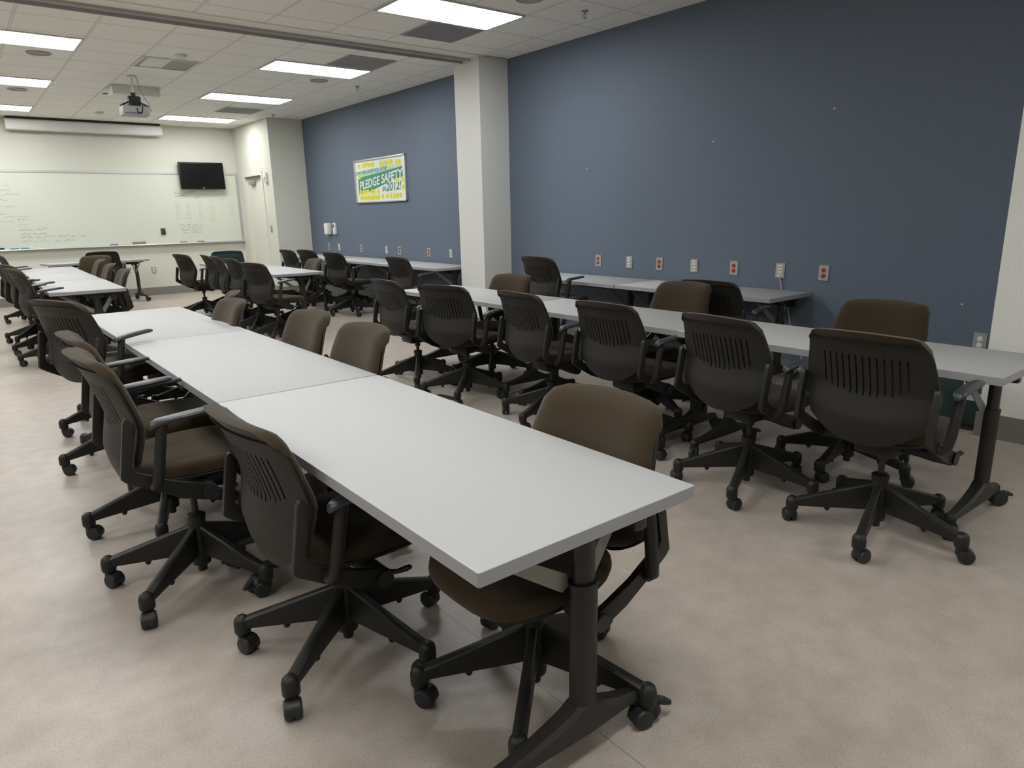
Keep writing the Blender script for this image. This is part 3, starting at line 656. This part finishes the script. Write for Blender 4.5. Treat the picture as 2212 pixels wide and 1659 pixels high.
# ------------------------------------------------------------------ chairs in place
GA = 'brown chairs along the foreground tables'; GB = 'brown chairs along the right-hand tables'; GC = 'brown chairs at the wall-side tables'; GD = 'brown chairs at the far middle tables'; GE = 'brown chairs at the far left tables'
CH = [
 (.835, 1.98, 3, 1, -.05, 'brown office chair pushed under the foreground table, nearest the left bottom, slotted back', GA),
 (.585, 2.79, 1, 8, .045, 'brown office chair left of the foreground tables, its seat and armrest in full view', GA),
 (.63, 3.48, 0, 35, .02, 'brown office chair behind the one with the open seat, left of the foreground tables', GA),
 (.64, 4.60, 25, 50, .08, 'sideways brown office chair at the far left of the foreground tables, armrest over the tabletop', GA),
 (.73, 5.45, 0, 50, -.03, 'brown office chair mostly hidden behind the sideways one at the left of the foreground tables', GA),
 (1.17, 1.40, 180, 6.7, -.045, 'brown chair under the nearest foreground table corner, its cushioned back facing the viewer', GA),
 (1.195, 2.985, 180, 20, -.02, 'brown office chair right of the foreground tables, second cushioned back from the viewer', GA),
 (1.21, 3.66, 181, 40, -.02, 'brown office chair right of the foreground tables, third cushioned back from the viewer', GA),
 (1.13, 4.78, 181, 26, -.04, 'brown office chair right of the foreground tables, near their far end', GA),
 (1.33, 5.50, 164, 10, -.05, 'brown chair at the far right end of the foreground tables, only its top showing', GA),
 (3.00, 1.225, 0, 50, .01, 'largest slotted chair back, at the right edge of the picture', GB),
 (3.04, 1.90, -6, 58, 0, 'slotted chair back second from the right edge, facing the right-hand tables', GB),
 (3.15, 2.78, 1, 30, -.02, 'slotted chair back third from the right edge, facing the right-hand tables', GB),
 (3.10, 3.48, -4, 50, -.01, 'slotted chair back at the middle of the right-hand tables, beyond the foreground cushion', GB),
 (3.04, 4.42, 18, 6, -.02, 'slotted chair back second from the far end of the right-hand tables', GB),
 (3.0, 5.10, 0, 20, -.02, 'slotted chair back at the far end of the right-hand tables, left of the white column', GB),
 (3.70, 1.70, 180, 40, -.03, 'brown cushioned chair behind the right-hand table, nearest the right edge', GB),
 (3.74, 3.10, 178, 30, -.02, 'brown cushioned chair across the middle right-hand table, overlapping a slotted back', GB),
 (3.60, 4.84, 187, 15, -.05, 'brown cushioned chair across the right-hand table in front of the white column', GB),
 (4.68, 5.15, 0, 15, .07, 'raised slotted chair at the wall table right of the white column, armrest over the tabletop', GC),
 (4.47, 3.05, 5, 15, -.01, 'slotted chair at the near wall table, half hidden behind a cushioned back', GC),
 (4.50, 7.60, 4, 20, -.01, 'slotted chair at the far wall tables, nearest the white column', GC),
 (4.49, 9.45, 10, 40, -.01, 'slotted chair under the poster at the far wall tables, its whole base in view', GC),
 (4.49, 10.40, 10, 30, 0, 'slotted chair beside the grey corner wall, second from the far end of the wall tables', GC),
 (4.49, 11.15, 5, 30, -.02, 'slotted chair at the far end of the wall tables, against the grey corner wall', GC),
 (3.50, 9.0, 178, 30, -.06, 'brown cushioned chair at the right side of the far middle tables', GC),
 (2.88, 8.05, 15, 20, 0, 'slotted chair nearest the viewer at the far middle tables, armrest showing', GD),
 (2.89, 8.76, 3, 20, .02, 'slotted chair second from the near end of the far middle tables', GD),
 (2.93, 9.45, -6, 30, .02, 'slotted chair third from the near end of the far middle tables', GD),
 (2.98, 10.12, -4, 40, .01, 'slotted chair fourth from the near end of the far middle tables', GD),
 (2.85, 11.0, 12, 60, 0, 'slotted chair at the far end of the far middle tables, base clear on the floor', GD),
 (.71, 8.40, 8, 30, .06, 'brown office chair nearest the viewer at the far left tables, armrest over the tabletop', GE),
 (.70, 9.25, 12, 50, .06, 'brown office chair second along the far left tables', GE),
 (.67, 10.10, 6, 10, .04, 'brown chair third along the far left tables, half cut by the picture edge', GE),
 (.80, 12.3, 0, 40, .06, 'brown chair at the far end of the far left tables, cut by the picture edge', GE),
 (1.20, 8.86, 180, 20, -.04, 'brown office chair nearest on the right side of the far left tables', GE),
 (1.20, 9.75, 178, 30, -.02, 'brown office chair second on the right side of the far left tables', GE),
 (1.22, 10.58, 178, 30, 0, 'brown office chair third on the right side of the far left tables', GE),
 (1.45, 11.6, 228, 30, 0, 'brown office chair farthest on the right side of the far left tables', GE),
 (1.86, 13.0, 88, 30, .02, 'dark chair back facing the crosswise table at the back wall', GE),
]
for c in CH: place_chair(*c)
tc = make_chair('teal', 'teal_plastic'); place_chair(3.38, 11.55, 80, 30, .0, 'teal-blue chair standing beyond the far middle tables near the back wall', None, tc)
index_kids(None)
for r, dz, rb in PL:
    for ch in KIDS.get(r, []):
        n = base_name(ch)
        if n in UPPER: ch.location.z += dz
        if n == 'base_leg': ch.rotation_euler.z += rb

# ------------------------------------------------------------------ small things on the floor
k = MB(); k.prism([(-.10, -.03), (.10, -.03), (.10, .03), (-.10, .03)], 0, .012, 'z', bev=.003); o = k.build('floor_outlet_cover', 'dark', None, (2.86, 4.46, 0)); o.rotation_euler = (0, 0, math.radians(103)); tag(o, 'small black flat cover plate on the floor behind the foreground table', 'floor cover')
r = empty('equipment_case', (5.02, 1.60, 0), math.radians(8)); tag(r, 'dark teal case with pale panel on the floor behind the nearest right-hand table', 'case')
k = MB(); k.box(-.13, .16, -.17, .17, .012, .40, .03); k.build('body', 'case', r)
k = MB(); k.box(-.137, -.1302, -.165, -.02, .19, .35, .002); k.build('panel', 'white', r)
k = MB(); k.box(-.139, -.1372, -.145, -.045, .24, .33); k.build('display', 'lcd', r)
k = MB(); k.box(-.15, .18, -.18, .18, 0, .02, .006); k.build('base', 'black', r)
k = MB(); k.tube([(0, -.10, .39), (0, -.09, .43), (0, .09, .43), (0, .10, .39)], .012); k.build('handle', 'black', r)

# ------------------------------------------------------------------ world / view
w = bpy.data.worlds.new('world'); scene.world = w; w.use_nodes = True; w.node_tree.nodes['Background'].inputs[0].default_value = (.5, .55, .6, 1); w.node_tree.nodes['Background'].inputs[1].default_value = .02
vs = scene.view_settings; vs.view_transform = 'Standard'; vs.look = 'None'; vs.gamma = 1; vs.exposure = 1.0
